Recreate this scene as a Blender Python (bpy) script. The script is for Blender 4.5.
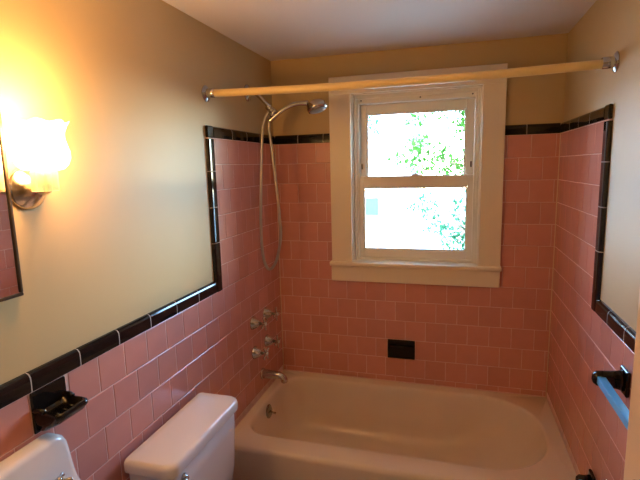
import bpy, bmesh, math, random
from mathutils import Vector, Matrix
random.seed(7)
PI = math.pi
for o in list(bpy.data.objects):
    bpy.data.objects.remove(o)
S = bpy.context.scene
C = S.collection

# ------------------------------------------------------------------ camera
W = 1.4617            # room width between tile faces
Z0 = 1.714            # underside of the top black trim
P = 0.1095            # tile pitch
TUBZ = 0.368
CEIL = 2.168
FRONT = -3.25         # wall behind the camera
cam_d = bpy.data.cameras.new('camera')
cam = bpy.data.objects.new('camera', cam_d)
C.objects.link(cam)
cam_d.sensor_width = 36.0
cam_d.lens = 460.65 / 640 * 36.0
cam_d.clip_start = 0.02
ya, pi_, ro = 0.2847, 0.1555, -0.0247
Rr = Vector((math.cos(ya), math.sin(ya), 0))
Fv = Vector((-math.sin(ya), math.cos(ya), 0))
Uv = Vector((0, 0, 1))
F2 = math.cos(pi_) * Fv - math.sin(pi_) * Uv
U2 = math.cos(pi_) * Uv + math.sin(pi_) * Fv
R3 = math.cos(ro) * Rr + math.sin(ro) * U2
U3 = math.cos(ro) * U2 - math.sin(ro) * Rr
m3 = Matrix((R3, U3, -F2)).transposed()
cam.matrix_world = Matrix.Translation((0.9779, -2.4801, 1.5798)) @ m3.to_4x4()
S.camera = cam

# ------------------------------------------------------------------ world, sun, exposure
SKY_STRENGTH = 5.0
SUN_STRENGTH = 4.0
LAMP_POWER = 17.5
LAMP_COLOR = (1.0, 0.54, 0.18)
S.view_settings.view_transform = 'Standard'
S.view_settings.look = 'None'
S.view_settings.gamma = 1.0
S.view_settings.use_curve_mapping = False
S.view_settings.exposure = 0.45
w = bpy.data.worlds.new('sky'); S.world = w; w.use_nodes = True
nt = w.node_tree; nt.nodes.clear()
sky = nt.nodes.new('ShaderNodeTexSky'); sky.sky_type = 'NISHITA'
sky.sun_disc = False; sky.sun_elevation = math.radians(52); sky.sun_rotation = math.radians(200)
sky.air_density = 1.0; sky.dust_density = 0.1; sky.ozone_density = 4.0
bg = nt.nodes.new('ShaderNodeBackground'); bg.inputs['Strength'].default_value = SKY_STRENGTH
wo = nt.nodes.new('ShaderNodeOutputWorld')
nt.links.new(sky.outputs[0], bg.inputs[0]); nt.links.new(bg.outputs[0], wo.inputs[0])

sd = bpy.data.lights.new('sun', 'SUN'); sd.energy = SUN_STRENGTH; sd.angle = 0.009; sd.color = (1, 0.96, 0.88)
so = bpy.data.objects.new('sun', sd); C.objects.link(so)
so.rotation_euler = Vector((0.25, 0.75, -1.0)).to_track_quat('-Z', 'Y').to_euler()
so.location = (0, -4, 8)
# window portal: helps the renderer find the sky through the window, gives no light of its own
pd = bpy.data.lights.new('window_portal', 'AREA'); pd.shape = 'RECTANGLE'; pd.size = 0.66; pd.size_y = 0.9
pd.cycles.is_portal = True
po = bpy.data.objects.new('window_portal', pd); C.objects.link(po)
po.location = (0.77, 0.16, 1.515); po.rotation_euler = (-PI / 2, 0, 0)

# ------------------------------------------------------------------ materials
MATS = {}
def mat(name, col, rough=0.5, metal=0.0, var=0.0, nscale=6.0, ncol=None, bump=0.0, bscale=40.0, objvar=0.0,
        spec=0.5, coat=0.0):
    if name in MATS: return MATS[name]
    m = bpy.data.materials.new(name); m.use_nodes = True
    t = m.node_tree; b = t.nodes['Principled BSDF']
    b.inputs['Roughness'].default_value = rough; b.inputs['Metallic'].default_value = metal
    b.inputs['Specular IOR Level'].default_value = spec
    b.inputs['Coat Weight'].default_value = coat; b.inputs['Coat Roughness'].default_value = 0.05
    b.inputs['Base Color'].default_value = (*col, 1)
    tc = t.nodes.new('ShaderNodeTexCoord')
    src = None
    if ncol is not None:
        n = t.nodes.new('ShaderNodeTexNoise'); n.inputs['Scale'].default_value = nscale; n.inputs['Detail'].default_value = 4
        t.links.new(tc.outputs['Object'], n.inputs['Vector'])
        mx = t.nodes.new('ShaderNodeMix'); mx.data_type = 'RGBA'
        mx.inputs[6].default_value = (*col, 1); mx.inputs[7].default_value = (*ncol, 1)
        r = t.nodes.new('ShaderNodeMapRange'); r.inputs[1].default_value = 0.4; r.inputs[2].default_value = 0.65
        t.links.new(n.outputs[0], r.inputs[0]); t.links.new(r.outputs[0], mx.inputs[0])
        src = mx.outputs[2]
    if objvar > 0:
        oi = t.nodes.new('ShaderNodeObjectInfo')
        r = t.nodes.new('ShaderNodeMapRange'); r.inputs[3].default_value = 1 - objvar; r.inputs[4].default_value = 1 + objvar
        t.links.new(oi.outputs['Random'], r.inputs[0])
        hs = t.nodes.new('ShaderNodeHueSaturation')
        t.links.new(r.outputs[0], hs.inputs['Value'])
        if src: t.links.new(src, hs.inputs['Color'])
        else: hs.inputs['Color'].default_value = (*col, 1)
        src = hs.outputs[0]
    if src: t.links.new(src, b.inputs['Base Color'])
    if bump > 0:
        n = t.nodes.new('ShaderNodeTexNoise'); n.inputs['Scale'].default_value = bscale; n.inputs['Detail'].default_value = 3
        t.links.new(tc.outputs['Object'], n.inputs['Vector'])
        bp = t.nodes.new('ShaderNodeBump'); bp.inputs['Strength'].default_value = bump; bp.inputs['Distance'].default_value = 0.004
        t.links.new(n.outputs[0], bp.inputs['Height']); t.links.new(bp.outputs[0], b.inputs['Normal'])
    MATS[name] = m
    return m

PAINT = mat('cream_wall_paint', (0.53, 0.39, 0.20), 0.5, bump=0.12, bscale=22, ncol=(0.515, 0.375, 0.19), nscale=2)
CEILM = mat('ceiling_paint', (0.74, 0.68, 0.66), 0.75, bump=0.1, bscale=60)
TRIMW = mat('cream_gloss_trim', (0.86, 0.75, 0.58), 0.32, bump=0.05, bscale=30)
VINYL = mat('cream_vinyl', (0.86, 0.79, 0.66), 0.4)
PINK = mat('pink_glazed_tile', (0.65, 0.29, 0.24), 0.17, objvar=0.05, ncol=(0.63, 0.278, 0.23), nscale=14, bump=0.06, bscale=9)
GROUT = mat('grout', (0.76, 0.50, 0.43), 0.85, ncol=(0.68, 0.43, 0.37), nscale=30)
BLACK = mat('black_glazed_tile', (0.008, 0.007, 0.007), 0.08, bump=0.04, bscale=12)
PORC = mat('white_porcelain', (0.84, 0.77, 0.70), 0.12, bump=0.02, bscale=8)
TUBM = mat('cream_tub_enamel', (0.80, 0.68, 0.57), 0.25, ncol=(0.77, 0.64, 0.52), nscale=3)
CHROME = mat('chrome', (0.58, 0.56, 0.54), 0.12, metal=1)
HOSEM = mat('steel_hose', (0.45, 0.42, 0.39), 0.32, metal=1, bump=0.3, bscale=300)
BRASS = mat('aged_nickel', (0.85, 0.76, 0.64), 0.2, metal=1)
DKRUB = mat('dark_rubber', (0.03, 0.03, 0.03), 0.6)
CREAMPL = mat('cream_plastic_sleeve', (0.80, 0.60, 0.28), 0.35)
BLUEBAR = mat('glossy_blue_bar', (0.12, 0.50, 1.0), 0.12)  # even strong blue base colour with a glossy finish, for bar and roller
DOORM = mat('cream_door_paint', (0.80, 0.62, 0.44), 0.4, bump=0.05, bscale=25)
MIRROR = mat('mirror_glass', (0.9, 0.9, 0.92), 0.015, metal=1)
BRONZE = mat('dark_mirror_frame', (0.10, 0.075, 0.06), 0.3, metal=0.8)
FLOORM = mat('pale_floor', (0.45, 0.40, 0.36), 0.4, ncol=(0.38, 0.34, 0.31), nscale=30)
PORCHEAD = mat('white_porcelain_button', (0.8, 0.78, 0.75), 0.1)

def glass_mat():
    m = bpy.data.materials.new('window_glass'); m.use_nodes = True; t = m.node_tree; t.nodes.clear()
    o = t.nodes.new('ShaderNodeOutputMaterial'); mx = t.nodes.new('ShaderNodeMixShader')
    tr = t.nodes.new('ShaderNodeBsdfTransparent'); tr.inputs[0].default_value = (0.95, 0.98, 0.96, 1)
    gl = t.nodes.new('ShaderNodeBsdfGlossy'); gl.inputs['Roughness'].default_value = 0.02
    fr = t.nodes.new('ShaderNodeFresnel'); fr.inputs[0].default_value = 1.45
    t.links.new(fr.outputs[0], mx.inputs[0]); t.links.new(tr.outputs[0], mx.inputs[1]); t.links.new(gl.outputs[0], mx.inputs[2])
    t.links.new(mx.outputs[0], o.inputs[0]); return m
GLASS = glass_mat()
def shade_mat(name, emit, transp):
    m = bpy.data.materials.new(name); m.use_nodes = True; t = m.node_tree; t.nodes.clear()
    o = t.nodes.new('ShaderNodeOutputMaterial')
    tr = t.nodes.new('ShaderNodeBsdfTransparent'); tr.inputs[0].default_value = (1, 0.93, 0.8, 1)
    tl = t.nodes.new('ShaderNodeBsdfTranslucent'); tl.inputs[0].default_value = (0.95, 0.88, 0.75, 1)
    gl = t.nodes.new('ShaderNodeBsdfGlossy'); gl.inputs['Roughness'].default_value = 0.1
    mx = t.nodes.new('ShaderNodeMixShader'); mx.inputs[0].default_value = transp
    m2 = t.nodes.new('ShaderNodeMixShader'); m2.inputs[0].default_value = 0.08
    em = t.nodes.new('ShaderNodeEmission'); em.inputs[0].default_value = (1, 0.72, 0.32, 1); em.inputs[1].default_value = emit
    ad = t.nodes.new('ShaderNodeAddShader')
    t.links.new(tl.outputs[0], mx.inputs[1]); t.links.new(tr.outputs[0], mx.inputs[2])
    t.links.new(mx.outputs[0], m2.inputs[1]); t.links.new(gl.outputs[0], m2.inputs[2])
    t.links.new(m2.outputs[0], ad.inputs[0]); t.links.new(em.outputs[0], ad.inputs[1])
    t.links.new(ad.outputs[0], o.inputs[0]); return m
SHADE = shade_mat('lit_frosted_glass', 1.2, 0.42)
CRYSTAL = shade_mat('ribbed_clear_glass', 0.0, 0.32)
def emit_mat(name, col, s):
    m = bpy.data.materials.new(name); m.use_nodes = True; t = m.node_tree; t.nodes.clear()
    o = t.nodes.new('ShaderNodeOutputMaterial'); e = t.nodes.new('ShaderNodeEmission')
    e.inputs[0].default_value = (*col, 1); e.inputs[1].default_value = s
    t.links.new(e.outputs[0], o.inputs[0]); return m
BULB = emit_mat('lit_bulb', (1, 0.75, 0.42), 14)
def leaf_mat(name, col):
    m = bpy.data.materials.new(name); m.use_nodes = True; t = m.node_tree; t.nodes.clear()
    o = t.nodes.new('ShaderNodeOutputMaterial'); d = t.nodes.new('ShaderNodeBsdfDiffuse'); l = t.nodes.new('ShaderNodeBsdfTranslucent')
    mx = t.nodes.new('ShaderNodeMixShader'); mx.inputs[0].default_value = 0.35
    tc = t.nodes.new('ShaderNodeTexCoord'); n = t.nodes.new('ShaderNodeTexNoise'); n.inputs['Scale'].default_value = 3
    t.links.new(tc.outputs['Object'], n.inputs['Vector'])
    r = t.nodes.new('ShaderNodeMix'); r.data_type = 'RGBA'
    r.inputs[6].default_value = (*col, 1); r.inputs[7].default_value = (col[0] * 1.5, col[1] * 1.25, col[2] * 0.9, 1)
    t.links.new(n.outputs[0], r.inputs[0])
    for s_ in (d, l): t.links.new(r.outputs[2], s_.inputs[0])
    t.links.new(d.outputs[0], mx.inputs[1]); t.links.new(l.outputs[0], mx.inputs[2]); t.links.new(mx.outputs[0], o.inputs[0])
    return m
LEAF = leaf_mat('green_leaves', (0.045, 0.13, 0.028))
LEAF2 = leaf_mat('blue_green_leaves', (0.03, 0.11, 0.06))
BARK = mat('bark', (0.20, 0.14, 0.09), 0.9)

# ------------------------------------------------------------------ mesh helpers
def obj(name, bm, m, parent=None, smooth=False, bevel=0, seg=2, weld=False):
    if weld: bmesh.ops.remove_doubles(bm, verts=bm.verts, dist=1e-5)
    bmesh.ops.recalc_face_normals(bm, faces=bm.faces)
    me = bpy.data.meshes.new(name); bm.to_mesh(me); bm.free()
    if smooth:
        for f in me.polygons: f.use_smooth = True
    me.materials.append(m)
    o = bpy.data.objects.new(name, me); C.objects.link(o)
    if parent: o.parent = parent
    if bevel > 0:
        md = o.modifiers.new('bevel', 'BEVEL'); md.width = bevel; md.segments = seg; md.limit_method = 'ANGLE'
        md.angle_limit = math.radians(40); md.harden_normals = False
    return o
def tag(o, label, cat=None, group=None, kind=None):
    o['label'] = label
    if cat: o['category'] = cat
    if group: o['group'] = group
    if kind: o['kind'] = kind
    return o
def thing(name, loc, label, cat, group=None, kind=None):
    o = bpy.data.objects.new(name, None); C.objects.link(o); o.location = loc
    o.empty_display_size = 0.05
    return tag(o, label, cat, group, kind)
def reparent(o, p):
    # children built in world space: keep them in place under a moved empty
    o.parent = p; o.matrix_parent_inverse = Matrix.Translation(-p.location) if p.type == 'EMPTY' else Matrix.Identity(4)
    return o
def bx(bm, x0, x1, y0, y1, z0, z1):
    v = [bm.verts.new(c) for c in ((x0, y0, z0), (x1, y0, z0), (x1, y1, z0), (x0, y1, z0), (x0, y0, z1), (x1, y0, z1), (x1, y1, z1), (x0, y1, z1))]
    for f in ((0, 3, 2, 1), (4, 5, 6, 7), (0, 1, 5, 4), (1, 2, 6, 5), (2, 3, 7, 6), (3, 0, 4, 7)):
        bm.faces.new([v[i] for i in f])
def box(name, b, m, parent=None, bevel=0.0, seg=2):
    bm = bmesh.new(); bx(bm, *b); o = obj(name, bm, m, None, bevel > 0 and seg > 1 and False, bevel, seg)
    if parent: reparent(o, parent)
    return o
def frame_from(d):
    d = Vector(d).normalized(); a = Vector((0, 0, 1)) if abs(d.z) < 0.9 else Vector((1, 0, 0))
    u = d.cross(a).normalized(); return u, d.cross(u).normalized(), d
def lathe(bm, prof, origin, axis, seg=24, cap=True):
    """prof: list of (distance along axis, radius)"""
    u, v, d = frame_from(axis); o = Vector(origin); rings = []
    for h, r in prof:
        rings.append([bm.verts.new(o + d * h + (u * math.cos(2 * PI * i / seg) + v * math.sin(2 * PI * i / seg)) * max(r, 1e-4)) for i in range(seg)])
    for a, b in zip(rings, rings[1:]):
        for i in range(seg): bm.faces.new((a[i], a[(i + 1) % seg], b[(i + 1) % seg], b[i]))
    if cap: bm.faces.new(rings[0]); bm.faces.new(rings[-1])
def tube(bm, pts, rad, seg=12, cap=True):
    pts = [Vector(p) for p in pts]; n = len(pts)
    rads = rad if isinstance(rad, (list, tuple)) else [rad] * n
    rings = []; u = None
    for i, p in enumerate(pts):
        d = (pts[min(i + 1, n - 1)] - pts[max(i - 1, 0)]).normalized()
        if u is None: u = frame_from(d)[0]
        u = (u - d * u.dot(d)).normalized(); v = d.cross(u)
        rings.append([bm.verts.new(p + (u * math.cos(2 * PI * k / seg) + v * math.sin(2 * PI * k / seg)) * rads[i]) for k in range(seg)])
    for a, b in zip(rings, rings[1:]):
        for i in range(seg): bm.faces.new((a[i], a[(i + 1) % seg], b[(i + 1) % seg], b[i]))
    if cap: bm.faces.new(rings[0]); bm.faces.new(rings[-1])
def catmull(pts, n=8):
    pts = [Vector(p) for p in pts]; q = [pts[0] * 2 - pts[1]] + pts + [pts[-1] * 2 - pts[-2]]; out = []
    for i in range(1, len(q) - 2):
        a, b, c, d = q[i - 1:i + 3]
        for k in range(n):
            t = k / n
            out.append(0.5 * ((2 * b) + (c - a) * t + (2 * a - 5 * b + 4 * c - d) * t * t + (3 * b - a - 3 * c + d) * t ** 3))
    out.append(pts[-1]); return out
def rrect(x0, x1, y0, y1, z, rl, rr, nc=10, ne=6):
    """rounded rectangle ring, corners: left radius rl, right radius rr; fixed point count"""
    pts = []
    cs = [(x1 - rr, y0 + rr, rr, -PI / 2), (x1 - rr, y1 - rr, rr, 0), (x0 + rl, y1 - rl, rl, PI / 2), (x0 + rl, y0 + rl, rl, PI)]
    arcs = [[Vector((cx + r * math.cos(a + PI / 2 * k / nc), cy + r * math.sin(a + PI / 2 * k / nc), z)) for k in range(nc + 1)] for cx, cy, r, a in cs]
    for i in range(4):
        pts += arcs[i]; a = arcs[i][-1]; b = arcs[(i + 1) % 4][0]
        pts += [a.lerp(b, k / ne) for k in range(1, ne)]
    return pts
def loft(bm, rings, cap0=True, cap1=True):
    vr = [[bm.verts.new(p) for p in r] for r in rings]; n = len(vr[0])
    for a, b in zip(vr, vr[1:]):
        for i in range(n): bm.faces.new((a[i], a[(i + 1) % n], b[(i + 1) % n], b[i]))
    if cap0: bm.faces.new(vr[0])
    if cap1: bm.faces.new(vr[-1])

# ------------------------------------------------------------------ room shell
PB = 0.010            # plaster lies this far behind the tile faces
OPX0, OPX1, OPZ0, OPZ1 = 0.430, 1.112, 1.050, 1.972      # window opening in the wall
def struct(name, boxes, m, label, cat):
    bm = bmesh.new()
    for b in boxes: bx(bm, *b)
    o = obj(name, bm, m); return tag(o, label, cat, kind='structure')
wall_left = struct('wall_left', [(-0.13, -PB, FRONT, 0.16, 0, CEIL)], PAINT, 'cream painted wall with pink tile wainscot behind toilet and sink', 'wall')
DY0, DY1, DZ = -3.14, -2.38, 2.03                          # doorway in the right wall
wall_right = struct('wall_right', [(W + PB, W + 0.13, DY1, 0.16, 0, CEIL), (W + PB, W + 0.13, DY0, DY1, DZ, CEIL), (W + PB, W + 0.13, FRONT, DY0, 0, CEIL)],
                    PAINT, 'cream painted wall with pink tile around the tub end and towel bar', 'wall')
wall_back = struct('wall_back', [(-PB, OPX0, PB, 0.16, 0, CEIL), (OPX1, W + PB, PB, 0.16, 0, CEIL), (OPX0, OPX1, PB, 0.16, 0, OPZ0), (OPX0, OPX1, PB, 0.16, OPZ1, CEIL)],
                   PAINT, 'cream painted wall with window above pink tile along the tub', 'wall')
struct('wall_front', [(-0.13, W + 1.3, FRONT - 0.12, FRONT, 0, CEIL)], PAINT, 'cream painted wall facing the window wall', 'wall')
struct('floor', [(-0.13, W + 1.3, FRONT - 0.12, 0.16, -0.1, 0)], FLOORM, 'pale bathroom floor under the tub and toilet', 'floor')
struct('ceiling', [(-0.13, W + 1.3, FRONT - 0.12, 0.16, CEIL, CEIL + 0.12)], CEILM, 'plain off-white painted ceiling', 'ceiling')
struct('wall_hall', [(W + 1.2, W + 1.3, FRONT, -1.9, 0, CEIL), (W + 0.13, W + 1.2, -2.0, -1.9, 0, CEIL)], PAINT, 'cream painted hallway wall beyond the bathroom doorway', 'wall')

# ------------------------------------------------------------------ tiles
TILE_CACHE = {}
def tile_mesh(wd, ht):
    key = (round(wd, 3), round(ht, 3))
    if key in TILE_CACHE: return TILE_CACHE[key]
    a, b = wd / 2, ht / 2; t = 0.0088; e = 0.0020
    vs = [(-a, -b, -t), (a, -b, -t), (a, b, -t), (-a, b, -t), (-a, -b, -0.0014), (a, -b, -0.0014), (a, b, -0.0014), (-a, b, -0.0014),
          (-a + e, -b + e, 0), (a - e, -b + e, 0), (a - e, b - e, 0), (-a + e, b - e, 0)]
    fs = []
    for i in range(4):
        j = (i + 1) % 4
        fs += [(i, j, 4 + j, 4 + i), (4 + i, 4 + j, 8 + j, 8 + i)]
    fs.append((8, 9, 10, 11))
    me = bpy.data.meshes.new('tile'); me.from_pydata(vs, [], fs); me.materials.append(PINK); me.update()
    TILE_CACHE[key] = me; return me
FR = {'back': (Vector((1, 0, 0)), Vector((0, 0, 1)), Vector((0, -1, 0)), Vector((0, 0, 0))),
      'left': (Vector((0, 1, 0)), Vector((0, 0, 1)), Vector((1, 0, 0)), Vector((0, 0, 0))),
      'right': (Vector((0, -1, 0)), Vector((0, 0, 1)), Vector((-1, 0, 0)), Vector((W, 0, 0)))}
def wall_mat(side, u, v, n=0.0, rot=0.0, tilt=0.0):
    U, V, N, O = FR[side]
    M = Matrix((U, V, N)).transposed().to_4x4(); M.translation = O + U * u + V * v + N * n
    M = M @ Matrix.Rotation(rot, 4, 'Z')
    if tilt: M = M @ Matrix.Rotation(random.uniform(-tilt, tilt), 4, 'X') @ Matrix.Rotation(random.uniform(-tilt, tilt), 4, 'Y')
    return M
def put(name, me, parent, M):
    o = bpy.data.objects.new(name, me); C.objects.link(o); o.parent = parent; o.matrix_local = M; return o
GAP = 0.0026
def lay(side, parent, s0, s1, k0, k1, frac, zmin, holes=()):
    """s runs along the wall from the window-wall corner (or from the left on the window wall)"""
    for k in range(k0, k1):
        zt = Z0 - k * P; zb = max(zt - P, zmin)
        if zt - zb < 0.012: continue
        f = frac[k % 2] * P; j = f - P
        while j < s1:
            a, b = max(j, s0), min(j + P, s1); j += P
            if b - a < 0.012: continue
            r = [a, b, zb, zt]
            for h in holes:
                if r and r[0] < h[1] and r[1] > h[0] and r[2] < h[3] and r[3] > h[2]:
                    cand = [[r[0], h[0], r[2], r[3]], [h[1], r[1], r[2], r[3]], [r[0], r[1], r[2], h[2]], [r[0], r[1], h[3], r[3]]]
                    cand = [c for c in cand if c[1] - c[0] > 0.012 and c[3] - c[2] > 0.012]
                    r = max(cand, key=lambda c: (c[1] - c[0]) * (c[3] - c[2])) if cand else None
            if not r: continue
            c = (r[0] + r[1]) / 2; u = c if side != 'left' else -c
            put('tile', tile_mesh(r[1] - r[0] - GAP, r[3] - r[2] - GAP), parent, wall_mat(side, u, (r[2] + r[3]) / 2, 0, 0, 0.0035))
BOXR = (0.634, 0.787, Z0 - 11 * P, Z0 - 10 * P)            # recessed soap holder on the window wall
DISH = (1.570, 1.677, Z0 - 7 * P, Z0 - 6 * P)              # black soap dish over the sink
ALC_L, ALC_R = 0.700, 0.680                                # tile field ends (vertical black trim starts)
lay('back', wall_back, 0.001, W - 0.001, 0, 13, (0.19, 0.69), TUBZ + 0.003, [(0.37, 1.165, 1.0, 2.0), BOXR])
lay('left', wall_left, 0.001, ALC_L, 0, 6, (0.25, 0.80), TUBZ)
lay('left', wall_left, 0.001, 2.75, 6, 7, (0.25, 0.80), TUBZ, [DISH])
lay('left', wall_left, 0.001, 2.75, 7, 12, (0.25, 0.80), TUBZ + 0.003)
lay('left', wall_left, 0.795, 2.75, 12, 16, (0.25, 0.80), 0.003)
lay('right', wall_right, 0.001, ALC_R, 0, 6, (0.25, 0.75), TUBZ)
lay('right', wall_right, 0.001, 2.28, 6, 12, (0.25, 0.75), TUBZ + 0.003)
lay('right', wall_right, 0.795, 2.28, 12, 16, (0.25, 0.75), 0.003)
# mortar behind the tiles
def bed(boxes, parent):
    bm = bmesh.new()
    for b in boxes: bx(bm, *b)
    return obj('grout_bed', bm, GROUT, parent)
zw = Z0 - 6 * P
bed([(0, 0.40, 0.0012, PB + 0.001, TUBZ - 0.03, Z0 + 0.043), (1.14, W, 0.0012, PB + 0.001, TUBZ - 0.03, Z0 + 0.043), (0.40, 1.14, 0.0012, PB + 0.001, TUBZ - 0.03, 1.02)], wall_back)
bed([(-PB - 0.001, -0.0012, -ALC_L - 0.043, 0.005, zw, Z0 + 0.043), (-PB - 0.001, -0.0012, -2.75, 0.005, 0, zw + 0.043)], wall_left)
bed([(W + 0.0012, W + PB + 0.001, -ALC_R - 0.043, 0.005, zw, Z0 + 0.043), (W + 0.0012, W + PB + 0.001, -2.28, 0.005, 0, zw + 0.043)], wall_right)

CAULK = mat('cream_caulk', (0.70, 0.50, 0.34), 0.7)
for x in (0.0, W):
    bm = bmesh.new(); tube(bm, [(x, 0.0, TUBZ), (x, 0.0, Z0)], 0.0040, 8); obj('caulk_line', bm, CAULK, wall_back, True)

# black cap tiles, 6 x 2 inch, rounded along their outer edge
CAPP = [(-0.0240, -0.0090), (-0.0240, 0.0018), (-0.0226, 0.0036), (-0.0100, 0.0042), (0.0060, 0.0042), (0.0140, 0.0034), (0.0195, 0.0010), (0.0236, -0.0035), (0.0250, -0.0100)]
CAPC = {}
def cap_mesh(L):
    key = round(L, 3)
    if key in CAPC: return CAPC[key]
    bm = bmesh.new(); h = L / 2; rings = []
    for x, sh in ((-h, 0.0012), (-h + 0.0015, 0), (h - 0.0015, 0), (h, 0.0012)):
        rings.append([bm.verts.new((x, y, n - (sh if n > -0.008 else 0))) for y, n in CAPP])
    for a, b in zip(rings, rings[1:]):
        for i in range(len(CAPP) - 1): bm.faces.new((a[i], b[i], b[i + 1], a[i + 1]))
    bm.faces.new(rings[0]); bm.faces.new(rings[-1])
    bmesh.ops.recalc_face_normals(bm, faces=bm.faces)
    me = bpy.data.meshes.new('cap_tile'); bm.to_mesh(me); bm.free(); me.materials.append(BLACK)
    CAPC[key] = me; return me
JOINT = mat('pale_grout_joint', (0.48, 0.41, 0.37), 0.8)
jb = bmesh.new()
jr = [[jb.verts.new((x, y * 0.985, n - 0.0001)) for y, n in CAPP] for x in (-GAP * 0.6, GAP * 0.6)]
for i in range(len(CAPP) - 1): jb.faces.new((jr[0][i], jr[1][i], jr[1][i + 1], jr[0][i + 1]))
JM = bpy.data.meshes.new('grout_joint'); jb.to_mesh(JM); jb.free(); JM.materials.append(JOINT)
def caps(side, parent, a, b, v, joints):
    """horizontal run from s=a to s=b centred at height v, split at the given joints"""
    js = [a] + [j for j in joints if a + 0.01 < j < b - 0.01] + [b]
    for j in js[1:-1]: put('grout_joint', JM, parent, wall_mat(side, j if side != 'left' else -j, v))
    for p, q in zip(js, js[1:]):
        c = (p + q) / 2
        put('cap_tile', cap_mesh(q - p - GAP), parent, wall_mat(side, c if side != 'left' else -c, v))
def vcaps(side, parent, s, joints, rot):
    for j in joints[1:-1]: put('grout_joint', JM, parent, wall_mat(side, s if side != 'left' else -s, j, 0, rot))
    for q, p in zip(joints, joints[1:]):
        put('cap_tile', cap_mesh(q - p - GAP), parent, wall_mat(side, s if side != 'left' else -s, (p + q) / 2, 0, rot))
C6 = 0.1545
zc = Z0 + 0.025
caps('back', wall_back, 0.002, 0.365, zc, [0.139, 0.285])
caps('back', wall_back, 1.17, W - 0.002, zc, [1.311])
caps('left', wall_left, 0.002, ALC_L, zc, [0.373 - C6, 0.373, 0.529])
caps('right', wall_right, 0.002, ALC_R, zc, [0.187, 0.339, 0.503])
# vertical runs; outer (rounded) edge faces the room
vl = [Z0 - 0.003, 1.576, 1.424, 1.271, zw - 0.001]
vcaps('left', wall_left, ALC_L + 0.025, vl, PI / 2)
vcaps('right', wall_right, ALC_R + 0.025, vl, -PI / 2)
for side, par, s, r in (('left', wall_left, ALC_L + 0.025, PI / 2), ('right', wall_right, ALC_R + 0.025, -PI / 2)):
    bm = bmesh.new(); bx(bm, -0.0255, 0.0245, -0.0245, 0.0245, -0.009, 0.0042)
    o = obj('corner_cap', bm, BLACK, par, bevel=0.005, seg=3)
    o.matrix_local = wall_mat(side, s if side != 'left' else -s, zc)
# wainscot runs
caps('left', wall_left, ALC_L + 0.052, 2.75, zw + 0.025, [0.898 + C6 * i for i in range(-1, 13)])
caps('right', wall_right, ALC_R + 0.052, 2.28, zw + 0.025, [0.862 + C6 * i for i in range(10)])

# recessed soap holder on the window wall
def frame_box(parent):
    t = thing('soap_niche', (0.7105, 0, BOXR[2]), 'black ceramic soap holder set into the pink tile above the tub', 'soap holder')
    x0, x1, z0, z1 = BOXR; x0 += .001; x1 -= .001; z0 += .001; z1 -= .001
    bm = bmesh.new(); e = 0.010
    bx(bm, x0, x1, -0.009, 0.0095, z1 - e, z1); bx(bm, x0, x1, -0.009, 0.0095, z0, z0 + e)
    bx(bm, x0, x0 + e, -0.009, 0.0095, z0 + e, z1 - e); bx(bm, x1 - e, x1, -0.009, 0.0095, z0 + e, z1 - e)
    reparent(obj('rim', bm, BLACK, None, bevel=0.003, seg=2), t)
    bm = bmesh.new(); bx(bm, x0 + e, x1 - e, -0.0045, 0.0005, z0 + e, z1 - e)
    reparent(obj('back_panel', bm, BLACK), t)
    bm = bmesh.new()
    tube(bm, [(x0 + 0.012, -0.012, z1 - 0.036), (x1 - 0.012, -0.012, z1 - 0.036)], 0.0065, 12)
    reparent(obj('grip_bar', bm, BLACK, None, True), t)
frame_box(wall_back)

# ------------------------------------------------------------------ window
win = thing('window_1', (0.77, 0, 0.95), 'cream double-hung window with wide flat casing above the tub', 'window', kind='structure')
CX0, CX1, CZ1 = 0.326, 1.211, 2.050
IX0, IX1, IZ0, IZ1 = 0.442, 1.104, 1.062, 1.962
def wpart(name, b, m=TRIMW, bev=0.002, par=None):
    bm = bmesh.new(); bx(bm, *b); o = obj(name, bm, m, None, bevel=bev, seg=2)
    if par is None: reparent(o, win)
    else:
        o.parent = par
    return o
wpart('casing_side', (CX0, IX0, -0.020, 0.0098, 1.055, IZ1))
wpart('casing_side', (IX1, CX1, -0.020, 0.0098, 1.055, IZ1))
wpart('casing_head', (CX0, CX1, -0.021, 0.0098, IZ1, CZ1))
wpart('stool', (CX0 - 0.010, CX1 + 0.006, -0.042, 0.060, 1.036, 1.060), bev=0.006)
wpart('apron', (CX0 - 0.004, CX1, -0.024, 0.0018, 0.948, 1.036), bev=0.004)
# jamb lining
wpart('jamb', (OPX0 + 0.001, IX0 + 0.004, 0.0098, 0.155, 1.060, IZ1), bev=0.001)
wpart('jamb', (IX1 - 0.004, OPX1 - 0.001, 0.0098, 0.155, 1.060, IZ1), bev=0.001)
wpart('jamb_head', (OPX0 + 0.001, OPX1 - 0.001, 0.0098, 0.155, IZ1 - 0.004, OPZ1 - 0.001), bev=0.001)
wpart('sill', (OPX0 + 0.001, OPX1 - 0.001, 0.060, 0.20, 1.050, 1.068), bev=0.003)
# stop beads
wpart('stop_bead', (IX0 + 0.004, IX0 + 0.018, 0.034, 0.050, 1.060, IZ1 - 0.004), VINYL)
wpart('stop_bead', (IX1 - 0.018, IX1 - 0.004, 0.034, 0.050, 1.060, IZ1 - 0.004), VINYL)
wpart('stop_head', (IX0 + 0.018, IX1 - 0.018, 0.034, 0.050, IZ1 - 0.024, IZ1 - 0.004), VINYL)
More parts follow.
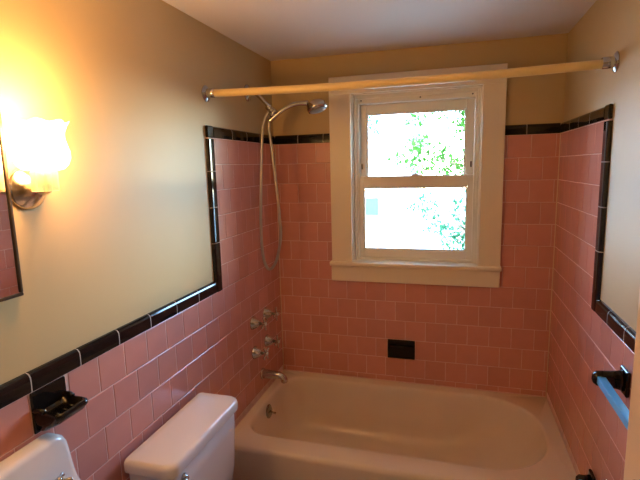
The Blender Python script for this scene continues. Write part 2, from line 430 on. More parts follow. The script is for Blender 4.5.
# insert frame
wpart('frame_side', (IX0 + 0.004, IX0 + 0.030, 0.050, 0.140, 1.068, IZ1 - 0.004), VINYL)
wpart('frame_side', (IX1 - 0.030, IX1 - 0.004, 0.050, 0.140, 1.068, IZ1 - 0.004), VINYL)
wpart('frame_head', (IX0 + 0.030, IX1 - 0.030, 0.050, 0.140, 1.914, IZ1 - 0.004), VINYL)
wpart('frame_sill', (IX0 + 0.004, IX1 - 0.004, 0.050, 0.140, 1.060, 1.074), VINYL)
for x in (IX0 + 0.045, 0.80, IX1 - 0.045):
    bm = bmesh.new(); lathe(bm, [(0, 0.004), (0.002, 0.0035)], (x, 0.050, 1.930), (0, -1, 0), 10)
    reparent(obj('screw_cap', bm, DKRUB), win)
def sash(name, x0, x1, z0, z1, y0, y1, gx0, gx1, gz0, gz1):
    bm = bmesh.new()
    bx(bm, x0, gx0, y0, y1, z0, z1)
    s = obj(name, bm, VINYL, None, bevel=0.003); reparent(s, win); s.name = name
    def sp(nm, b, m=VINYL, bev=0.003):
        bm = bmesh.new(); bx(bm, *b); o = obj(nm, bm, m, s, bevel=bev); return o
    sp('stile', (gx1, x1, y0, y1, z0, z1))
    sp('rail', (gx0, gx1, y0 + 0.0005, y1, z0, gz0)); sp('rail', (gx0, gx1, y0 + 0.0005, y1, gz1, z1))
    ym = (y0 + y1) / 2
    sp('glass_pane', (gx0 - 0.003, gx1 + 0.003, ym - 0.002, ym + 0.002, gz0 - 0.003, gz1 + 0.003), GLASS, 0)
    bd = 0.008
    for b in ((gx0, gx0 + bd, ym - 0.011, ym - 0.002, gz0, gz1), (gx1 - bd, gx1, ym - 0.011, ym - 0.002, gz0, gz1),
              (gx0 + bd, gx1 - bd, ym - 0.011, ym - 0.002, gz0, gz0 + bd), (gx0 + bd, gx1 - bd, ym - 0.011, ym - 0.002, gz1 - bd, gz1)):
        sp('glazing_bead', b, VINYL, 0.002)
    return s
us = sash('upper_sash', IX0 + 0.031, IX1 - 0.031, 1.475, 1.913, 0.096, 0.128, 0.507, 1.032, 1.512, 1.864)
ls = sash('lower_sash', IX0 + 0.031, IX1 - 0.031, 1.075, 1.526, 0.056, 0.090, 0.494, 1.046, 1.118, 1.466)
bm = bmesh.new(); lathe(bm, [(0, 0.020), (0.008, 0.020), (0.012, 0.012), (0.016, 0.006)], (0.775, 0.074, 1.5255), (0, 0, 1), 18)
bx(bm, 0.755, 0.815, 0.068, 0.080, 1.5255, 1.532)
obj('sash_lock', bm, VINYL, ls, bevel=0.001)
for x in (0.482, 1.060):
    bm = bmesh.new(); bx(bm, x - 0.004, x + 0.004, 0.090, 0.096, 1.565, 1.595); obj('tilt_latch', bm, BRONZE, us, bevel=0.001)

# ------------------------------------------------------------------ bathtub
tub = thing('bathtub', (0.73, -0.39, 0), 'cream enamelled built-in bathtub between the pink tiled walls', 'bathtub')
bm = bmesh.new()
a0, a1, f0, b0 = 0.0012, W - 0.0012, -0.788, -0.0012
R = []
for ins, z, r in ((0.012, 0.0015, 0.01), (0.012, 0.05, 0.01), (0.0, 0.075, 0.012), (0.0, TUBZ - 0.024, 0.012), (0.0015, TUBZ - 0.015, 0.012), (0.006, TUBZ - 0.0065, 0.014), (0.012, TUBZ - 0.002, 0.016), (0.020, TUBZ, 0.02)):
    # only the room side of the tub is rounded; the wall sides stay against the tile
    R.append(rrect(a0, a1, f0 + ins, b0, z, r, r))
def inner(i, z, dl=0, dr=0, rl=0.13, rr=0.27):
    return rrect(0.036 + i + dl, 1.402 - i - dr, -0.682 + i, -0.052 - i, z, max(rl - i * 0.5, 0.05), max(rr - i * 0.5, 0.05))
R += [inner(0, TUBZ), inner(0.004, TUBZ - 0.001), inner(0.009, TUBZ - 0.005), inner(0.013, TUBZ - 0.012), inner(0.017, TUBZ - 0.03), inner(0.026, 0.26, 0.0, 0.04),
      inner(0.036, 0.18, 0.006, 0.10), inner(0.050, 0.115, 0.012, 0.16), inner(0.072, 0.082, 0.02, 0.20), inner(0.110, 0.069, 0.03, 0.23), inner(0.2, 0.064, 0.05, 0.27)]
loft(bm, R)
shell = obj('tub_shell', bm, TUBM, None, True); reparent(shell, tub)
md = shell.modifiers.new('es', 'EDGE_SPLIT'); md.split_angle = math.radians(60)
# caulk line
def rod_between(name, a, b, r, m, parent, seg=10):
    bm = bmesh.new(); tube(bm, [a, b], r, seg); o = obj(name, bm, m, None, True); reparent(o, parent); return o
# overflow plate with lever
ov = bmesh.new()
od = Vector((0.992, 0, 0.12)).normalized()
oc = Vector((0.0605, -0.388, 0.316))
lathe(ov, [(0, 0.036), (0.003, 0.036), (0.007, 0.030), (0.009, 0.012), (0.010, 0.001)], oc, od, 24)
o = obj('overflow_plate', ov, mat('dark_chrome', (0.36, 0.33, 0.30), 0.18, metal=1), None, True); reparent(o, tub)
bm = bmesh.new(); tube(bm, [oc + od * 0.006 + Vector((0, 0, 0.002)), oc + od * 0.022 + Vector((0, 0, -0.006)), oc + od * 0.040 + Vector((0, 0.002, -0.012))], [0.006, 0.005, 0.006], 10)
lv = obj('drain_lever', bm, MATS['dark_chrome'], None, True); lv.parent = o; lv.matrix_parent_inverse = Matrix.Identity(4)
bm = bmesh.new(); lathe(bm, [(0, 0.03), (0.003, 0.03), (0.004, 0.02)], (0.36, -0.38, 0.0645), (0, 0, 1), 20)
reparent(obj('drain', bm, CHROME, None, True), tub)

# ------------------------------------------------------------------ faucet handles and spout
def faucet_handle(y, z, label, turn):
    t = thing('faucet_handle', (0, y, z), label, 'faucet', 'cross handles on the tiled tub end wall'); t.scale = (1.12, 1.15, 1.15)
    bm = bmesh.new()
    lathe(bm, [(0.0005, 0.030), (0.004, 0.030), (0.010, 0.027), (0.022, 0.021), (0.032, 0.014), (0.036, 0.010)], (0, 0, 0), (1, 0, 0), 24)
    obj('escutcheon', bm, CHROME, t, True)
    bm = bmesh.new(); lathe(bm, [(0.034, 0.0075), (0.052, 0.0075), (0.054, 0.010), (0.060, 0.0105), (0.066, 0.009)], (0, 0, 0), (1, 0, 0), 16)
    obj('stem', bm, CHROME, t, True)
    bm = bmesh.new()
    for k in range(4):
        a = turn + k * PI / 2; d = Vector((0, math.cos(a), math.sin(a)))
        o_ = Vector((0.059, 0, 0))
        tube(bm, [o_, o_ + d * 0.014, o_ + d * 0.024, o_ + d * 0.030, o_ + d * 0.034], [0.0052, 0.0046, 0.0052, 0.0062, 0.0035], 10)
    obj('cross_handle', bm, CHROME, t, True)
    bm = bmesh.new(); lathe(bm, [(0.066, 0.0075), (0.0685, 0.0065), (0.0695, 0.002)], (0, 0, 0), (1, 0, 0), 14)
    obj('button', bm, PORCHEAD, t, True)
faucet_handle(-0.405, 0.803, 'chrome cross faucet handle in the upper pair, on the side nearer the toilet', 0.3)
faucet_handle(-0.240, 0.803, 'chrome cross faucet handle in the upper pair, beside the window wall corner', 0.1)
faucet_handle(-0.400, 0.643, 'chrome cross faucet handle in the lower pair, on the side nearer the toilet', 0.5)
faucet_handle(-0.237, 0.645, 'chrome cross faucet handle in the lower pair, beside the window wall corner', 0.2)
sp = thing('tub_spout', (0, -0.312, 0.487), 'chrome tub spout curving down over the tub end', 'spout')
bm = bmesh.new(); lathe(bm, [(0.0005, 0.030), (0.005, 0.030), (0.010, 0.025)], (0, 0, 0), (1, 0, 0), 24); obj('flange', bm, CHROME, sp, True)
bm = bmesh.new()
pts = catmull([(0.004, 0, 0), (0.04, 0, 0.0), (0.08, 0, 0.001), (0.108, 0, -0.003), (0.124, 0, -0.018), (0.126, 0, -0.034)], 6)
n = len(pts); tube(bm, pts, [0.026 - 0.009 * min(1, i / (n * 0.65)) + (0.001 if i > n * 0.8 else 0) for i in range(n)], 18)
obj('spout_body', bm, CHROME, sp, True)
bm = bmesh.new(); lathe(bm, [(0, 0.012), (0.004, 0.013), (0.006, 0.011)], (0.126, 0, -0.039), (0, 0, 1), 16); obj('aerator_ring', bm, CHROME, sp, True)

# ------------------------------------------------------------------ shower
SY = -0.315
sh = thing('hand_shower', (-PB, SY, 1.952), 'chrome hand shower with arched handle and looping steel hose', 'shower')
def shp(name, bm, m=CHROME, parent=None):
    o = obj(name, bm, m, None, True); reparent(o, sh); return o
bm = bmesh.new(); lathe(bm, [(0.0005, 0.041), (0.004, 0.040), (0.012, 0.024), (0.016, 0.012)], (-PB, SY, 1.952), (1, 0, 0), 24); shp('wall_flange', bm)
bm = bmesh.new(); tube(bm, catmull([(-0.004, SY, 1.952), (0.03, SY, 1.948), (0.062, SY, 1.922), (0.102, SY, 1.878)], 6), 0.0095, 14); shp('shower_arm', bm)
bm = bmesh.new()
d = Vector((0.70, 0, -0.72)).normalized()
lathe(bm, [(-0.010, 0.012), (-0.008, 0.016), (0.006, 0.016), (0.008, 0.013), (0.014, 0.013), (0.016, 0.017), (0.030, 0.018), (0.034, 0.012)], (0.100, SY, 1.878), d, 18)
lathe(bm, [(-0.016, 0.013), (0.0, 0.016), (0.022, 0.016), (0.026, 0.013)], (0.118, SY, 1.846), Vector((0.45, 0, 0.35)), 16)
shp('diverter_bracket', bm)
bm = bmesh.new()
hp = catmull([(0.100, SY, 1.812), (0.126, SY, 1.830), (0.167, SY, 1.858), (0.210, SY, 1.878), (0.255, SY, 1.887), (0.302, SY, 1.886)], 6)
n = len(hp); tube(bm, hp, [0.0125 - 0.003 * math.sin(PI * i / (n - 1)) for i in range(n)], 14); shp('handle', bm)
bm = bmesh.new(); hd = Vector((0.30, -0.10, -0.95)).normalized(); hc = Vector((0.336, SY, 1.898))
lathe(bm, [(0.0, 0.006), (0.003, 0.022), (0.010, 0.036), (0.022, 0.046), (0.038, 0.049), (0.050, 0.046)], hc, hd, 28); head = shp('shower_head', bm)
bm = bmesh.new(); lathe(bm, [(0.0502, 0.041), (0.053, 0.040), (0.055, 0.020), (0.0555, 0.002)], hc, hd, 24); shp('spray_face', bm, mat('grey_spray_plate', (0.25, 0.25, 0.25), 0.35))
bm = bmesh.new()
hose = catmull([(0.102, SY, 1.858), (0.080, SY, 1.828), (0.064, SY, 1.78), (0.052, SY, 1.66), (0.040, SY, 1.48), (0.031, SY, 1.30), (0.033, SY, 1.17), (0.044, SY, 1.10),
                (0.066, SY, 1.068), (0.094, SY, 1.088), (0.118, SY, 1.145), (0.137, SY, 1.245), (0.133, SY, 1.37), (0.124, SY, 1.49), (0.112, SY, 1.62), (0.102, SY, 1.73), (0.098, SY, 1.78), (0.100, SY, 1.814)], 8)
tube(bm, hose, 0.0075, 12); shp('hose', bm, HOSEM)

# ------------------------------------------------------------------ shower curtain rod
rod = thing('curtain_rod', (W / 2, -0.722, 1.892), 'cream plastic-sleeved shower curtain rod spanning wall to wall', 'curtain rod')
bm = bmesh.new(); tube(bm, catmull([(0.022, -0.724, 1.891), (W * 0.25, -0.723, 1.883), (W * 0.5, -0.723, 1.880), (W * 0.75, -0.723, 1.882), (W - 0.022, -0.722, 1.889)], 5), 0.0150, 20); reparent(obj('rod_tube', bm, CREAMPL, None, True), rod)
for x, s in ((-PB + 0.0005, 1), (W + PB - 0.0005, -1)):
    bm = bmesh.new(); lathe(bm, [(0, 0.033), (0.003, 0.033), (0.006, 0.029), (0.010, 0.019), (0.040, 0.0185), (0.042, 0.017)], (x, -0.723, 1.892), (s, 0, 0), 24)
    o = obj('end_flange', bm, CHROME, None, True); reparent(o, rod)
    md = o.modifiers.new('es', 'EDGE_SPLIT'); md.split_angle = math.radians(40)

# ------------------------------------------------------------------ soap dish
dish = thing('soap_dish', (0, -1.6235, DISH[2]), 'black ceramic soap dish on the tile wainscot above the sink', 'soap dish')
bm = bmesh.new(); bx(bm, -0.0085, 0.004, -0.0520, 0.0520, 0.0015, 0.108); obj('back_plate', bm, BLACK, dish, bevel=0.003, seg=2)
bm = bmesh.new()
def dring(ins, z, r=0.018): return rrect(0.000, 0.082 - ins, -0.0505 + ins, 0.0505 - ins, z, 0.004, r)
loft(bm, [rrect(0.0, 0.030, -0.045, 0.045, 0.010, 0.004, 0.012), rrect(0.0, 0.066, -0.049, 0.049, 0.030, 0.004, 0.016), dring(0, 0.048), dring(0.001, 0.056), dring(0.006, 0.060), dring(0.010, 0.058, 0.014),
          rrect(0.010, 0.066, -0.036, 0.036, 0.046, 0.012, 0.014), rrect(0.016, 0.060, -0.028, 0.028, 0.044, 0.010, 0.012)])
obj('tray', bm, BLACK, dish, True)
for y in (-0.03, 0.0, 0.03):
    bm = bmesh.new(); tube(bm, [(0.018, y * 0.7, 0.0455), (0.058, y * 0.7, 0.0455)], 0.0028, 8); obj('rib', bm, BLACK, dish, True)
bm = bmesh.new(); tube(bm, catmull([(0.002, -0.046, 0.060), (0.016, -0.045, 0.063), (0.030, -0.044, 0.058)], 4), 0.007, 8); obj('scroll', bm, BLACK, dish, True)
bm = bmesh.new(); tube(bm, catmull([(0.002, 0.046, 0.060), (0.016, 0.045, 0.063), (0.030, 0.044, 0.058)], 4), 0.007, 8); obj('scroll', bm, BLACK, dish, True)

# ------------------------------------------------------------------ towel bar on the right wall
TY, TZ = -1.058, 0.960
tb = thing('towel_bar', (W, TY - 0.23, TZ), 'pale blue towel bar on black ceramic posts, on pink tile', 'towel bar')
for y in (TY, TY - 0.46):
    bm = bmesh.new()
    bx(bm, W - 0.012, W - 0.0005, y - 0.030, y + 0.030, TZ - 0.040, TZ + 0.036)
    o = obj('post', bm, BLACK, None, bevel=0.006, seg=3); reparent(o, tb)
    bm = bmesh.new()
    prof = []
    for x, hw, hh in ((0.010, 0.024, 0.032), (0.024, 0.019, 0.027), (0.042, 0.017, 0.024), (0.062, 0.017, 0.023), (0.078, 0.016, 0.021), (0.087, 0.011, 0.014), (0.090, 0.003, 0.004)):
        prof.append([Vector((W - x, y + hw * math.cos(a) * (abs(math.cos(a)) ** -0.25 if abs(math.cos(a)) > 1e-3 else 1), TZ + hh * math.sin(a))) for a in [2 * PI * k / 20 for k in range(20)]])
    loft(bm, prof); reparent(obj('post_arm', bm, BLACK, None, True), tb)
bm = bmesh.new(); bx(bm, W - 0.080, W - 0.058, TY - 0.452, TY - 0.010, TZ - 0.011, TZ + 0.011)
reparent(obj('bar', bm, BLUEBAR, None, bevel=0.002), tb)
# lower black post by the tub
lb = thing('paper_holder', (W, -0.90, 0.46), 'small black ceramic holder low on pink tile beside the tub end', 'holder')
HZ = 0.485
def lpost(y):
    bm = bmesh.new(); bx(bm, W - 0.012, W - 0.0005, y - 0.026, y + 0.026, HZ - 0.036, HZ + 0.030)
    reparent(obj('post', bm, BLACK, None, bevel=0.005, seg=3), lb)
    bm = bmesh.new(); loft(bm, [[Vector((W - x, y + h * math.cos(a), HZ - 0.004 + h * 1.25 * math.sin(a))) for a in [2 * PI * k / 16 for k in range(16)]] for x, h in ((0.010, 0.020), (0.030, 0.016), (0.045, 0.016), (0.054, 0.010), (0.056, 0.003))])
    reparent(obj('post_arm', bm, BLACK, None, True), lb)
lpost(-0.835); lpost(-0.985)
bm = bmesh.new(); tube(bm, [(W - 0.042, -0.84, HZ), (W - 0.042, -0.98, HZ)], 0.008, 12); reparent(obj('roller', bm, BLUEBAR, None, True), lb)

# ------------------------------------------------------------------ toilet
tl = thing('toilet', (0.30, -1.19, 0), 'white porcelain toilet with a rounded tank lid beside the tub', 'toilet')
TY0, TY1 = -1.422, -0.962
bm = bmesh.new()
def tr(i, z, xo=0.0, r=0.035): return rrect(0.024, 0.187 - xo, TY0 + 0.014 + i, TY1 - 0.014 - i, z, 0.012, r)
loft(bm, [tr(0.030, 0.36, 0.03), tr(0.022, 0.38, 0.015), tr(0.012, 0.45, 0.006), tr(0.004, 0.60), tr(0.002, 0.673)])
reparent(obj('tank', bm, PORC, None, True), tl)
bm = bmesh.new()
def lr(i, z): return rrect(0.019 + i * 0.5, 0.199 - i, TY0 + i, TY1 - i, z, 0.016, 0.042)
loft(bm, [lr(0.010, 0.6735), lr(0.001, 0.6738), lr(0.0, 0.680), lr(0.0, 0.698), lr(0.002, 0.705), lr(0.007, 0.7105), lr(0.015, 0.7125), lr(0.06, 0.7135)])
o = obj('tank_lid', bm, PORC, None, True); reparent(o, tl)
md = o.modifiers.new('es', 'EDGE_SPLIT'); md.split_angle = math.radians(70)
bm = bmesh.new(); lathe(bm, [(0.0, 0.013), (0.006, 0.013), (0.010, 0.008), (0.016, 0.007)], (0.186, TY0 + 0.068, 0.640), (1, 0, 0), 14)
tube(bm, catmull([(0.201, TY0 + 0.068, 0.640), (0.207, TY0 + 0.050, 0.643), (0.209, TY0 + 0.020, 0.644), (0.207, TY0 - 0.010, 0.638)], 5), [0.0065] * 15 + [0.0085], 10)
reparent(obj('flush_lever', bm, CHROME, None, True), tl)
bm = bmesh.new()
cx_, cy_ = 0.455, -1.19
def oval(rx, ry, z, xc=cx_): return [Vector((xc + rx * math.cos(2 * PI * k / 40), cy_ + ry * math.sin(2 * PI * k / 40), z)) for k in range(40)]
loft(bm, [oval(0.21, 0.10, 0.001, 0.42), oval(0.20, 0.095, 0.04, 0.42), oval(0.16, 0.085, 0.16, 0.42), oval(0.19, 0.12, 0.26, 0.45), oval(0.235, 0.175, 0.35), oval(0.242, 0.182, 0.372), oval(0.236, 0.176, 0.380)])
bx(bm, 0.03, 0.30, -1.29, -1.09, 0.20, 0.359)
reparent(obj('bowl', bm, PORC, None, True), tl)
bm = bmesh.new(); loft(bm, [oval(0.235, 0.178, 0.3805), oval(0.24, 0.182, 0.388), oval(0.235, 0.178, 0.397), oval(0.15, 0.10, 0.398)]); reparent(obj('seat', bm, PORC, None, True), tl)
bm = bmesh.new(); loft(bm, [oval(0.233, 0.176, 0.3985), oval(0.237, 0.180, 0.404), oval(0.230, 0.172, 0.414), oval(0.10, 0.08, 0.417)]); reparent(obj('seat_lid', bm, PORC, None, True), tl)

# ------------------------------------------------------------------ sink
sk = thing('wall_sink', (0.0, -1.83, 0.80), 'white porcelain wall-hung sink with raised back under the mirror', 'sink')
SR, SL, DK = -1.582, -2.09, 0.765
bm = bmesh.new()
def sr(x0, x1, i, z, rr=0.07, rl=0.02): return rrect(x0, x1, SL + i, SR - i, z, rl, rr)
loft(bm, [sr(0.004, 0.26, 0.10, 0.64), sr(0.004, 0.36, 0.05, 0.68), sr(0.004, 0.41, 0.012, 0.715), sr(0.004, 0.425, 0.0, 0.735), sr(0.004, 0.428, 0.0, 0.755), sr(0.004, 0.424, 0.004, 0.763), sr(0.006, 0.416, 0.012, DK),
          rrect(0.135, 0.385, SL + 0.055, SR - 0.055, DK - 0.001, 0.09, 0.10), rrect(0.145, 0.375, SL + 0.065, SR - 0.065, DK - 0.012, 0.09, 0.10), rrect(0.165, 0.35, SL + 0.09, SR - 0.09, 0.70, 0.07, 0.08), rrect(0.20, 0.30, SL + 0.16, SR - 0.16, 0.67, 0.04, 0.04)])
o = obj('basin', bm, PORC, None, True); reparent(o, sk)
# raised back: outline in y-z with flared, rounded shoulders, extruded from the wall and rounded over
def back_outline(i, xo):
    pts = []
    ym, hw = (SR + SL) / 2, (SR - SL) / 2
    right = [(hw - 0.006, DK - 0.004), (hw - 0.010, 0.778), (hw - 0.020, 0.802), (hw - 0.027, 0.832), (hw - 0.032, 0.862), (hw - 0.037, 0.895), (hw - 0.041, 0.913), (hw - 0.049, 0.927), (hw - 0.061, 0.936), (hw - 0.08, 0.940)]
    for y, z in right: pts.append(Vector((xo, ym + y - i, z - i * 0.8 if z > DK else z)))
    for y, z in reversed(right): pts.append(Vector((xo, ym - y + i, z - i * 0.8 if z > DK else z)))
    return pts
bm = bmesh.new(); loft(bm, [back_outline(0, 0.0045), back_outline(0, 0.034), back_outline(0.003, 0.042), back_outline(0.008, 0.047), back_outline(0.016, 0.050)])
o = obj('raised_back', bm, PORC, None, True); reparent(o, sk)
md = o.modifiers.new('es', 'EDGE_SPLIT'); md.split_angle = math.radians(65)
for y, nm in ((-1.690, 'handle'), (-1.99, 'handle')):
    bm = bmesh.new(); lathe(bm, [(0, 0.022), (0.006, 0.021), (0.012, 0.012), (0.026, 0.008), (0.088, 0.008), (0.092, 0.004)], (0.075, y, DK), (0, 0, 1), 16)
    for k in range(4):
        a = 0.5 + k * PI / 2; c0 = Vector((0.075, y, DK + 0.082)); d = Vector((math.cos(a), math.sin(a), 0))
        tube(bm, [c0, c0 + d * 0.012, c0 + d * 0.026, c0 + d * 0.030], [0.0055, 0.0048, 0.006, 0.003], 8)
    reparent(obj('tap_handle', bm, CHROME, None, True), sk)
bm = bmesh.new(); tube(bm, catmull([(0.085, -1.83, DK), (0.088, -1.83, DK + 0.05), (0.13, -1.83, DK + 0.07), (0.18, -1.83, DK + 0.045)], 6), 0.012, 12)
reparent(obj('tap_spout', bm, CHROME, None, True), sk)

# ------------------------------------------------------------------ mirror
mr = thing('wall_mirror', (0.0, -1.88, 1.30), 'rectangular mirror in a thin dark frame above the sink', 'mirror')
MY0, MY1, MZ0, MZ1 = -2.10, -1.664, 1.300, 1.86
bm = bmesh.new(); bx(bm, -PB + 0.0005, 0.006, MY0 + 0.004, MY1 - 0.004, MZ0 + 0.004, MZ1 - 0.004); reparent(obj('mirror_glass', bm, MIRROR), mr)
for nm, b in (('frame_rail', (-PB + 0.0005, 0.010, MY0, MY1, MZ0, MZ0 + 0.008)), ('frame_rail', (-PB + 0.0005, 0.010, MY0, MY1, MZ1 - 0.008, MZ1)),
              ('frame_stile', (-PB + 0.0005, 0.010, MY0, MY0 + 0.008, MZ0 + 0.008, MZ1 - 0.008)), ('frame_stile', (-PB + 0.0005, 0.010, MY1 - 0.008, MY1, MZ0 + 0.008, MZ1 - 0.008))):
    bm = bmesh.new(); bx(bm, *b); reparent(obj(nm, bm, BRONZE, None, bevel=0.002), mr)

# ------------------------------------------------------------------ sconce
LX, LY = 0.084, -1.640
sc = thing('wall_sconce', (-PB, -1.605, 1.545), 'lit wall sconce with tulip glass shade and round metal backplate', 'sconce')
def scp(name, bm, m, smooth=True):
    o = obj(name, bm, m, None, smooth); reparent(o, sc); return o
bm = bmesh.new(); lathe(bm, [(0.0005, 0.052), (0.006, 0.052), (0.010, 0.047), (0.014, 0.044), (0.020, 0.036), (0.030, 0.026), (0.036, 0.012), (0.038, 0.002)], (-PB, -1.606, 1.549), (1, 0, 0), 32); scp('backplate', bm, BRASS)
bm = bmesh.new(); tube(bm, catmull([(0.015, -1.606, 1.549), (0.045, -1.612, 1.540), (0.075, -1.626, 1.545), (LX, LY, 1.562)], 6), 0.009, 12); scp('arm', bm, BRASS)
bm = bmesh.new()
rings = []
for z, r in ((1.542, 0.024), (1.544, 0.026), (1.560, 0.026), (1.586, 0.026), (1.588, 0.023)):
    rings.append([Vector((LX + (r + (0.0022 if k % 2 else -0.0018)) * math.cos(2 * PI * k / 24), LY + (r + (0.0022 if k % 2 else -0.0018)) * math.sin(2 * PI * k / 24), z)) for k in range(24)])
loft(bm, rings); scp('socket_cup', bm, CRYSTAL, False)
bm = bmesh.new(); lathe(bm, [(0, 0.014), (0.045, 0.014)], (LX, LY, 1.552), (0, 0, 1), 16); scp('socket', bm, BRASS)
bm = bmesh.new()
prof = [(1.589, 0.034), (1.592, 0.046), (1.602, 0.056), (1.616, 0.062), (1.630, 0.062), (1.646, 0.057), (1.660, 0.053), (1.674, 0.0535), (1.686, 0.058), (1.696, 0.064)]
N = 48; rings = []
for z, r in prof:
    r *= 0.93; rf = max(0, (z - 1.67)) / 0.026
    rings.append([Vector((LX + r * (1 + 0.05 * rf * math.cos(8 * 2 * PI * k / N)) * math.cos(2 * PI * k / N), LY + r * (1 + 0.05 * rf * math.cos(8 * 2 * PI * k / N)) * math.sin(2 * PI * k / N), z + 0.003 * rf * math.cos(8 * 2 * PI * k / N))) for k in range(N)])
loft(bm, rings, True, False)
o = scp('shade', bm, SHADE)
bm = bmesh.new(); lathe(bm, [(0, 0.009), (0.01, 0.011), (0.022, 0.018), (0.032, 0.019), (0.042, 0.013), (0.046, 0.004)], (LX, LY, 1.597), (0, 0, 1), 18); scp('bulb', bm, BULB)
ld = bpy.data.lights.new('sconce_light', 'POINT'); ld.energy = LAMP_POWER; ld.color = LAMP_COLOR; ld.shadow_soft_size = 0.042
lo = bpy.data.objects.new('sconce_light', ld); C.objects.link(lo); lo.location = (LX, LY, 1.664); reparent(lo, sc)

# ------------------------------------------------------------------ open door in the right foreground
dr = thing('door_1', (1.30, -1.547, 0.0), 'cream painted door standing open against the towel bar wall', 'door', kind='structure')
hx, hy = 1.425, -2.36
dd = Vector((1.302 - hx, -1.547 - hy, 0)); dl = dd.length; ang = math.atan2(dd.y, dd.x)
DM = Matrix.Translation((hx, hy, 0)) @ Matrix.Rotation(ang, 4, 'Z')   # local x runs hinge -> free edge, local -y towards the wall
dr.matrix_world = DM
bm = bmesh.new(); bx(bm, 0, dl, -0.035, 0, 0.008, 2.02); obj('door_leaf', bm, DOORM, dr, bevel=0.002)
for z0, z1 in ((0.25, 0.85), (1.05, 1.85)):
    bm = bmesh.new()
    for b in ((0.11, dl - 0.11, 0, 0.006, z0, z0 + 0.02), (0.11, dl - 0.11, 0, 0.006, z1 - 0.02, z1), (0.11, 0.13, 0, 0.006, z0 + 0.02, z1 - 0.02), (dl - 0.13, dl - 0.11, 0, 0.006, z0 + 0.02, z1 - 0.02)): bx(bm, *b)
    obj('panel_moulding', bm, DOORM, dr, bevel=0.002)
bm = bmesh.new(); lathe(bm, [(0, 0.028), (0.004, 0.028), (0.008, 0.010), (0.03, 0.010), (0.04, 0.024), (0.055, 0.026), (0.062, 0.012)], (dl - 0.06, 0.0, 0.98), (0, 1, 0), 20)
obj('door_knob', bm, BRASS, dr, True)

# ------------------------------------------------------------------ outdoors
GZ = -0.7
struct('ground', [(-30, 30, 0.17, 40, GZ - 0.2, GZ)], mat('sunlit_pale_ground', (0.52, 0.52, 0.44), 0.9, ncol=(0.46, 0.50, 0.36), nscale=0.6), 'sunlit pale ground outside the window', 'ground')
hs = thing('neighbour_house', (-3.6, 12, GZ), 'white sided house seen across the yard through the window', 'house')
WHITE = mat('white_siding', (0.8, 0.8, 0.78), 0.6)
bm = bmesh.new(); bx(bm, -8.5, -0.4, 11.5, 17, GZ, 2.3); reparent(obj('wall', bm, WHITE), hs)
bm = bmesh.new()
rv = [(-8.9, 11.1, 2.3), (0.0, 11.1, 2.3), (0.0, 17.4, 2.3), (-8.9, 17.4, 2.3), (-8.9, 14.2, 4.4), (0.0, 14.2, 4.4)]
vv = [bm.verts.new(c) for c in rv]
for f in ((0, 1, 5, 4), (2, 3, 4, 5), (0, 4, 3), (1, 2, 5), (0, 3, 2, 1)): bm.faces.new([vv[i] for i in f])
reparent(obj('roof', bm, mat('pale_shingle', (0.55, 0.55, 0.56), 0.9)), hs)
for xw in (-1.48, -3.9, -6.3):
    bm = bmesh.new(); bx(bm, xw - 0.34, xw + 0.34, 11.45, 11.5, 0.02, 0.72); wf = obj('window', bm, WHITE, None); reparent(wf, hs)
    bm = bmesh.new(); bx(bm, xw - 0.26, xw + 0.26, 11.435, 11.45, 0.10, 0.64); pn = obj('pane', bm, mat('blue_grey_pane', (0.035, 0.075, 0.12), 0.4, spec=0.2), None); pn.parent = wf

def foliage(name, root, clumps, per, size, m, rng):
    vs, fs = [], []
    for (c, r) in clumps:
        for _ in range(int(per * r * r)):
            while True:
                d = Vector((rng.uniform(-1, 1), rng.uniform(-1, 1), rng.uniform(-1, 1)))
                if d.length < 1: break
            p = Vector(c) + d * r
            a = Vector((rng.gauss(0, 1), rng.gauss(0, 1), rng.gauss(0, 1))).normalized()
            u, v, n_ = frame_from(a); s_ = size * rng.uniform(0.6, 1.3)
            i = len(vs)
            vs += [p - a * s_, p + u * s_ * 0.45 + n_ * 0.02, p + a * s_, p - u * s_ * 0.45 + n_ * 0.02, p + v * s_ * 0.18]
            fs += [(i, i + 1, i + 4), (i + 1, i + 2, i + 4), (i + 2, i + 3, i + 4), (i + 3, i, i + 4)]
    me = bpy.data.meshes.new(name); me.from_pydata([tuple(q) for q in vs], [], fs); me.materials.append(m)
    o = bpy.data.objects.new(name, me); C.objects.link(o); reparent(o, root); o['kind'] = 'stuff'; return o
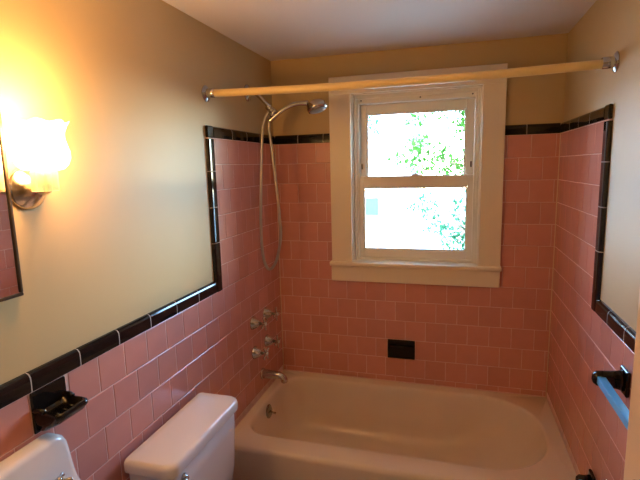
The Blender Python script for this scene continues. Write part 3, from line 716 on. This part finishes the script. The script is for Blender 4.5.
def tree(name, base, height, clumps, label, m, per, size, seed, group=None):
    rng = random.Random(seed)
    t = thing(name, base, label, 'tree' if 'tree' in name else 'shrub', group)
    bm = bmesh.new(); b = Vector(base)
    top = b + Vector((0.1, 0, height))
    tube(bm, catmull([b, b + Vector((0.05, 0.03, height * 0.4)), top], 5), [0.09 * height / 4 * (1 - 0.06 * i) for i in range(11)], 8)
    for c, r in clumps:
        c = Vector(c); s_ = b.lerp(top, rng.uniform(0.45, 0.9)); tube(bm, [s_, s_.lerp(c, 0.5) + Vector((0, 0, 0.1)), c], [0.022, 0.014, 0.006], 6)
    reparent(obj('trunk', bm, BARK, None, True), t)
    foliage('leaves', t, clumps, per, size, m, rng)
    return t
# unproject helper for laying out real positions outdoors: direction through the window at a given depth
def outp(u, v, Y):
    d = F2 + R3 * ((u - 320) / 460.65) - U3 * ((v - 240) / 460.65); c = Vector((0.9779, -2.4801, 1.5798))
    q = c + d * ((Y - c.y) / d.y); return (q.x, q.y, q.z)
Y1 = 6.0
cl = [(outp(u, v, Y1 + dy), r) for u, v, r, dy in ((425, 152, .34, 0), (440, 160, .30, .4), (452, 165, .36, -.3), (464, 172, .34, .3), (415, 145, .25, .5), (405, 158, .22, .2), (420, 168, .2, 0),
      (462, 122, .34, .5), (470, 108, .4, 0), (480, 135, .5, .2), (495, 155, .6, 0), (500, 115, .7, .4), (415, 118, .22, .8), (395, 160, .16, .6), (440, 112, .18, .9))]
b1 = outp(492, 200, Y1)
tree('garden_tree', (b1[0], b1[1], GZ), 3.2, cl, 'leafy green tree close beyond the upper window sash', LEAF, 1500, 0.062, 3)
Y2 = 4.6
cl = [(outp(u, v, Y2 + dy), r) for u, v, r, dy in ((425, 200, .20, 0), (428, 212, .18, .2), (412, 206, .13, .3), (435, 226, .20, .1), (445, 235, .18, -.2), (458, 240, .22, 0), (468, 232, .25, .2), (455, 213, .13, .4), (465, 200, .2, .3), (478, 222, .35, .2), (488, 245, .4, 0), (470, 262, .35, 0), (450, 262, .25, 0))]
b2 = outp(470, 262, Y2)
tree('garden_shrub', (b2[0], b2[1], GZ), 1.5, cl, 'loose green shrub seen through the lower window sash', LEAF2, 2400, 0.045, 5)
Y3 = 7.5
cl = [(outp(u, v, Y3 + dy), r) for u, v, r, dy in ((368, 120, .22, 0), (378, 126, .20, .3), (360, 110, .4, .2), (350, 125, .5, 0), (340, 150, .5, .2))]
b3 = outp(345, 200, Y3)
tree('garden_tree', (b3[0], b3[1], GZ), 3.4, cl, 'blue-green tree at the house side of the window view', LEAF2, 1100, 0.06, 9)
